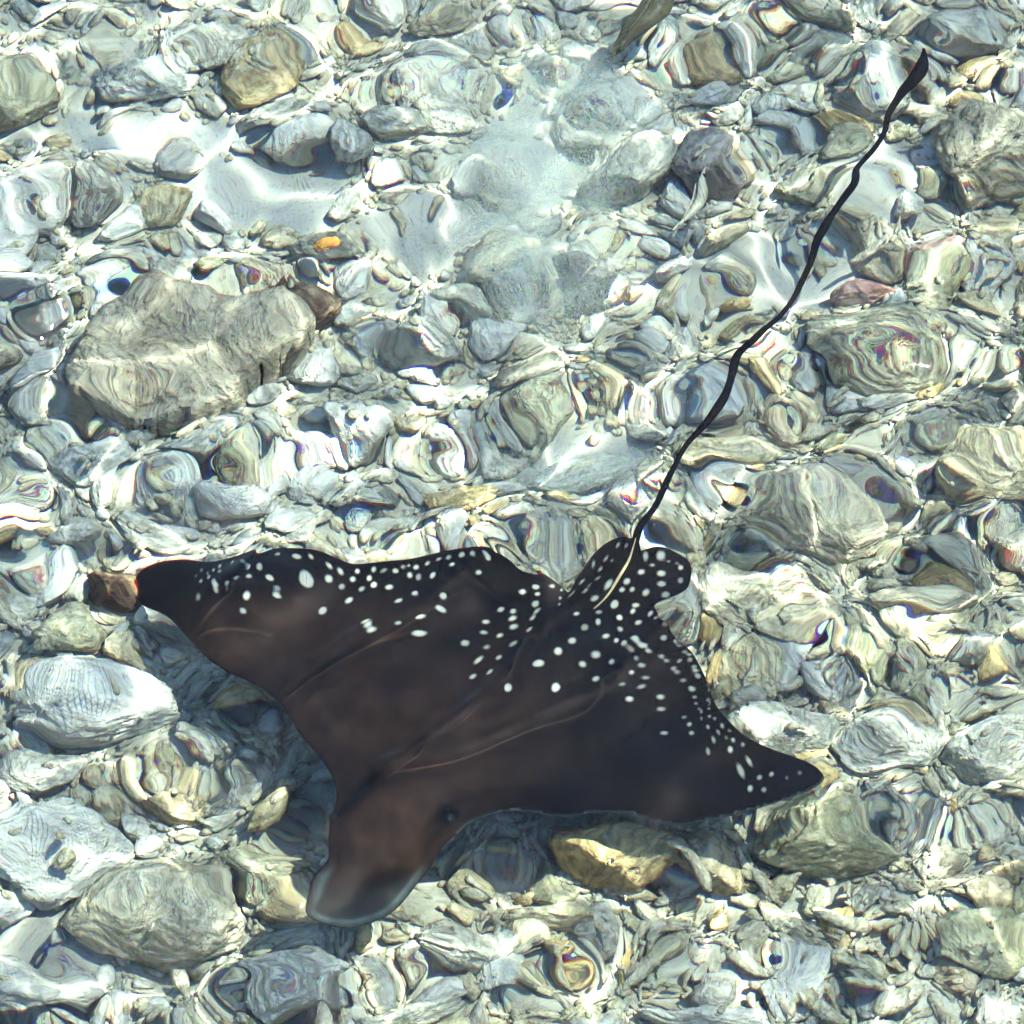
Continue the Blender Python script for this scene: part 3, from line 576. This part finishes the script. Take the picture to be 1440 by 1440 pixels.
spots(880, 880, 4.8, [(475,460,15,10),(487,505,12,11),(510,548,12,11),(525,578,10,14),(583,552,12,9),(588,618,12,13),(528,635,9,14),(625,637,11,14),(573,700,13,15),(638,724,13,14),(670,683,11,15),(710,705,9,9),(683,746,10,10),(725,758,13,16),(596,770,13,20),(704,820,18,23,-10),(545,838,16,21),(785,785,12,16),(452,748,18,14,-15),(562,388,12,8),(578,420,12,14),(570,485,12,8),(583,515,8,12),(780,975,20,64,-24),(830,905,13,46,-30),(915,1037,19,20),(993,1022,16,18),(855,1110,20,23),(950,1120,18,14),(1175,1024,16,14),(1092,1054,10,10)])
S = np.array(S)
sdf = np.full(nV, 8.); tone = np.zeros(nV); tone_s = np.clip(np.interp(S[:, 0], [250, 700, 900, 1050], [.95, .85, .55, .35])+rng.normal(0, .16, len(S)), .05, 1); cnt_s = 0
for x, y, rx, ry, an in S:
    dx, dy = P2[:, 0]-x, P2[:, 1]-y; u = dx*math.cos(an)+dy*math.sin(an); v = -dx*math.sin(an)+dy*math.cos(an)
    k = np.sqrt((u/rx)**2+(v/ry)**2); sd_ = (k-1)*min(rx, ry); tone = np.where(sd_ < sdf, tone_s[cnt_s], tone); sdf = np.minimum(sdf, sd_); cnt_s += 1
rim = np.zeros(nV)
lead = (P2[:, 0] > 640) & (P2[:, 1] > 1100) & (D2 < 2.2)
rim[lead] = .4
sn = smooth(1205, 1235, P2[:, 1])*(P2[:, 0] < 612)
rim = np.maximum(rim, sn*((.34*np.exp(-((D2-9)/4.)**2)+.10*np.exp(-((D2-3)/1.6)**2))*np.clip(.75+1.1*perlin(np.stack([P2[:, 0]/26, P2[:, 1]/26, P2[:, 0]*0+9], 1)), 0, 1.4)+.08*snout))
brown = .5*np.clip(smooth(900, 420, P2[:, 0])*smooth(800, 880, P2[:, 1])+.55*smooth(120, 20, ax_d)*smooth(.85, .3, ax_t)-.3*blob(700, 800, 160), 0, 1)
brown = np.clip(brown+.6*blob(550, 1185, 75)*(1-snout)-1.2*blob(627, 1153, 12)-.8*np.exp(-(cl_d/8)**2), 0, 1)
def ray_mat():
    m, n, l = new_mat('eagle ray skin')
    sp = N(n, 'ShaderNodeAttribute', _attribute_name='spot'); rm = N(n, 'ShaderNodeAttribute', _attribute_name='rim'); br = N(n, 'ShaderNodeAttribute', _attribute_name='brown'); be = N(n, 'ShaderNodeAttribute', _attribute_name='belly')
    g = N(n, 'ShaderNodeNewGeometry')
    no = N(n, 'ShaderNodeTexNoise', Scale=30., Detail=3., Roughness=.55); l.new(g.outputs['Position'], no.inputs['Vector'])
    fine = N(n, 'ShaderNodeTexNoise', Scale=260., Detail=3.); l.new(g.outputs['Position'], fine.inputs['Vector'])
    a = N(n, 'ShaderNodeMix', _data_type='RGBA'); a.inputs[6].default_value = (.0036, .0024, .0030, 1); a.inputs[7].default_value = (.033, .0175, .0130, 1); l.new(br.outputs['Fac'], a.inputs[0])
    mv = ramp(n, [(.3, (.7, .7, .7)), (.7, (1.3, 1.25, 1.2))]); l.new(no.outputs['Fac'], mv.inputs[0])
    a2 = N(n, 'ShaderNodeMix', _data_type='RGBA', _blend_type='MULTIPLY'); a2.inputs[0].default_value = 1; l.new(a.outputs[2], a2.inputs[6]); l.new(mv.outputs[0], a2.inputs[7])
    # soft-edged white spots, a hair uneven
    wob = N(n, 'ShaderNodeMath', _operation='MULTIPLY_ADD'); l.new(fine.outputs['Fac'], wob.inputs[0]); wob.inputs[1].default_value = 1.6; wob.inputs[2].default_value = -.8
    ad = N(n, 'ShaderNodeMath', _operation='ADD'); l.new(sp.outputs['Fac'], ad.inputs[0]); l.new(wob.outputs[0], ad.inputs[1])
    mr = N(n, 'ShaderNodeMapRange', _interpolation_type='SMOOTHSTEP'); mr.inputs[1].default_value = 1.3; mr.inputs[2].default_value = -2.2; mr.inputs[3].default_value = 0; mr.inputs[4].default_value = 1; l.new(ad.outputs[0], mr.inputs[0])
    b = N(n, 'ShaderNodeMix', _data_type='RGBA'); l.new(mr.outputs[0], b.inputs[0]); l.new(a2.outputs[2], b.inputs[6])
    tn = N(n, 'ShaderNodeAttribute', _attribute_name='tone'); tr = ramp(n, [(0., (.10, .11, .125)), (.5, (.28, .285, .285)), (1., (.46, .455, .43))]); l.new(tn.outputs['Fac'], tr.inputs[0]); l.new(tr.outputs[0], b.inputs[7])
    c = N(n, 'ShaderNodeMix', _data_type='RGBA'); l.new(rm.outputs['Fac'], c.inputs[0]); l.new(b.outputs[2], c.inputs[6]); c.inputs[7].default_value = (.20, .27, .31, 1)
    d_ = N(n, 'ShaderNodeMix', _data_type='RGBA'); l.new(be.outputs['Fac'], d_.inputs[0]); l.new(c.outputs[2], d_.inputs[6]); d_.inputs[7].default_value = (.6, .6, .58, 1)
    bp = N(n, 'ShaderNodeBump', Strength=.15, Distance=.003); l.new(no.outputs['Fac'], bp.inputs['Height'])
    bs = N(n, 'ShaderNodeBsdfPrincipled', Roughness=.7); bs.inputs['Specular IOR Level'].default_value = .05
    l.new(d_.outputs[2], bs.inputs['Base Color']); l.new(bp.outputs[0], bs.inputs['Normal'])
    o = N(n, 'ShaderNodeOutputMaterial'); l.new(bs.outputs[0], o.inputs[0]); return m
me = mesh_from('eagle_ray', V, F, ray_mat())
def attr(name, vals):
    at_ = me.attributes.new(name, 'FLOAT', 'POINT'); at_.data.foreach_set('value', np.asarray(vals, np.float32))
nb_ = len(fill)
attr('spot', np.concatenate([sdf, np.full(nb_, 8.)])); attr('rim', np.concatenate([rim, np.zeros(nb_)])); attr('brown', np.concatenate([brown, np.zeros(nb_)]))
attr('tone', np.concatenate([tone, np.zeros(nb_)])); attr('belly', np.concatenate([np.zeros(nV), np.ones(nb_)]))
ray = link('eagle_ray', me, label='black-brown eagle ray with white spots and a long whip tail gliding over the rubble', cat='ray')
def top_z(px, py):
    i = np.argmin((P2[:, 0]-px)**2+(P2[:, 1]-py)**2); return top[i, 2]
def simple_mat(name, c, rough=.5, var=.25):
    m, n, l = new_mat(name); g = N(n, 'ShaderNodeNewGeometry'); no = N(n, 'ShaderNodeTexNoise', Scale=120., Detail=4.); l.new(g.outputs['Position'], no.inputs['Vector'])
    r = ramp(n, [(.3, tuple(x*(1-var) for x in c)), (.7, tuple(min(1, x*(1+var)) for x in c))]); l.new(no.outputs['Fac'], r.inputs[0])
    bs = N(n, 'ShaderNodeBsdfPrincipled', Roughness=rough); bs.inputs['Specular IOR Level'].default_value = .2; l.new(r.outputs[0], bs.inputs['Base Color'])
    o = N(n, 'ShaderNodeOutputMaterial'); l.new(bs.outputs[0], o.inputs[0]); return m
def tube_mesh(name, path, rad, mat, nr=10):
    V_, F_ = [], []
    for i, (c_, q) in enumerate(zip(path, rad)):
        t = path[min(i+1, len(path)-1)]-path[max(i-1, 0)]; t = t/np.linalg.norm(t); s = np.cross(t, [0, 0, 1.]); s /= np.linalg.norm(s); u = np.cross(s, t)
        for k in range(nr): a = 2*np.pi*k/nr; V_.append(c_+q*(math.cos(a)*s+math.sin(a)*u))
    for i in range(len(path)-1):
        for k in range(nr): F_.append((i*nr+k, i*nr+(k+1) % nr, (i+1)*nr+(k+1) % nr, (i+1)*nr+k))
    F_.append(tuple(range(nr))[::-1]); F_.append(tuple((len(path)-1)*nr+k for k in range(nr)))
    return mesh_from(name, V_, F_, mat)
sp = catmull([(836, 853), (852, 836), (870, 811), (882, 790), (889, 773), (896, 757)], 5.)
path = np.array([at(x, y, top_z(x, y)+.0022) for x, y in sp]); n_ = len(path)
link('tail_spine', tube_mesh('tail_spine', path, .0024*np.sin(np.linspace(.25, 2.9, n_)), simple_mat('pale spine', (.42, .34, .22))), ray)['label'] = 'pale barbed spine at the root of the tail'
eye_m = simple_mat('eye', (.003, .003, .004), .6)
for ex, ey in ((466, 1152), (629, 1157)):
    v, f = ICO[3]; e = link('eye', mesh_from('eye', v*[.008, .011, .007], f, eye_m), ray); e.location = at(ex, ey, top_z(ex, ey)-.0045)

# ------------------------------------------------------------------ small fish
def fish(name, label, p0, p1, z, deep, thick, back, belly):
    """p0 nose, p1 tail tip in pixels"""
    a = at(p0[0], p0[1], z); b = at(p1[0], p1[1], z); L = np.linalg.norm(b-a); ux = (b-a)/L; uz = np.array([0, 0, 1.]); uy = np.cross(uz, ux)
    root = link(name, None, label=label, cat='fish'); root.location = a
    t = np.linspace(0, .86, 22); prof = np.interp(t, [0, .06, .2, .4, .62, .8, .86], [.04, .40, .82, 1, .72, .28, .24])
    V_, F_, nr = [], [], 14
    for x, q in zip(t, prof):
        for k in range(nr): an = 2*np.pi*k/nr; V_.append(ux*x*L+uz*math.sin(an)*deep*q*L+uy*(math.cos(an)*thick*q*L+.03*L*math.sin(5*x)))
    for i in range(len(t)-1):
        for k in range(nr): F_.append((i*nr+k, i*nr+(k+1) % nr, (i+1)*nr+(k+1) % nr, (i+1)*nr+k))
    F_.append(tuple(range(nr))[::-1]); F_.append(tuple((len(t)-1)*nr+k for k in range(nr)))
    link('body', mesh_from('body', V_, F_, back), root)
    def fin(nm, outline, th):
        n = len(outline); off = .03*L*math.sin(5*.85)
        v = [ux*x*L+uz*h*L+uy*(off+s*th*L) for s in (-1, 1) for x, h in outline]
        f = [tuple(range(n))[::-1], tuple(range(n, 2*n))]+[(i, (i+1) % n, n+(i+1) % n, n+i) for i in range(n)]
        link(nm, mesh_from(nm, v, f, belly, False), root)
    fin('tail_fin', [(.83, .035), (.93, deep*1.0), (1.0, deep*1.35), (.955, 0), (1.0, -deep*1.35), (.93, -deep*1.0), (.83, -.035)], .006)
    fin('dorsal_fin', [(.25, deep*.7), (.36, deep*1.35), (.55, deep*1.2), (.74, deep*.55), (.74, deep*.3), (.3, deep*.5)], .005)
    for s in (-1, 1):
        v, f = ICO[2]; e = link('eye', mesh_from('eye', v*L*.022, f, eye_m), root); e.location = Vector(ux*L*.10+uz*deep*.25*L+uy*s*thick*.55*L)
fish('fish', 'dark olive-grey fish swimming above the grey boulder and silt cloud', (936, -38), (866, 84), -.18, .15, .17, simple_mat('olive fish skin', (.075, .07, .045), .4), simple_mat('fish fin', (.13, .12, .09), .5))
fish('fish', 'slender pale silvery fish against the added dark purple-grey rock', (997, 240), (944, 326), -.17, .055, .05, simple_mat('silver fish skin', (.42, .42, .36), .35), simple_mat('pale fin', (.40, .38, .32), .5))

# ------------------------------------------------------------------ silt stirred up from the bottom: a cloud of tiny grains
NG = 1000000
cl = [(770, 150, 75, 75, .9), (740, 230, 90, 85, 1.2), (790, 300, 75, 85, 1.2), (730, 330, 60, 70, .7), (770, 400, 70, 50, .6), (840, 120, 60, 60, .4), (825, 640, 75, 50, .55), (690, 130, 60, 60, .25), (880, 190, 50, 50, .25)]
ww = np.array([q[4] for q in cl]); pick = rng.choice(len(cl), NG, p=ww/ww.sum()); cl = np.array(cl)[pick]
gp = np.stack([cl[:, 0]+rng.normal(size=NG)*cl[:, 2]*.74, cl[:, 1]+rng.normal(size=NG)*cl[:, 3]*.74], 1)
wisp = fbm(np.stack([gp[:, 0]/110, gp[:, 1]/90, gp[:, 0]*0], 1), 4)
gp = gp[rng.random(NG) < np.clip(.55+1.1*wisp, .05, 1)]
gz = -DEPTH+.04+.18*rng.random(len(gp))**1.3
gc = at(gp[:, 0], gp[:, 1], gz); r_ = rng.uniform(.00022, .00044, len(gp))
e1 = rng.normal(size=(len(gp), 3))*[1, 1, .3]; e1 /= np.linalg.norm(e1, axis=1, keepdims=True); e2 = rng.normal(size=(len(gp), 3))*[1, 1, .3]; e2 -= (e1*e2).sum(1, keepdims=True)*e1; e2 /= np.linalg.norm(e2, axis=1, keepdims=True)
gv = np.stack([gc+r_[:, None]*(math.cos(a)*e1+math.sin(a)*e2) for a in (0, 2.094, 4.189)], 1).reshape(-1, 3)
gfa = np.arange(3*len(gp)).reshape(-1, 3)
me = bpy.data.meshes.new('silt_cloud'); me.vertices.add(len(gv)); me.vertices.foreach_set('co', gv.astype(np.float32).ravel()); me.loops.add(gfa.size); me.loops.foreach_set('vertex_index', gfa.astype(np.int32).ravel())
me.polygons.add(len(gfa)); me.polygons.foreach_set('loop_start', np.arange(0, gfa.size, 3, dtype=np.int32)); me.materials.append(simple_mat('silt grain', (.60, .665, .665), .9, .03)); me.update(calc_edges=True)
link('silt_cloud', me, label='milky cloud of stirred silt drifting over the sand', cat='silt', kind='stuff')
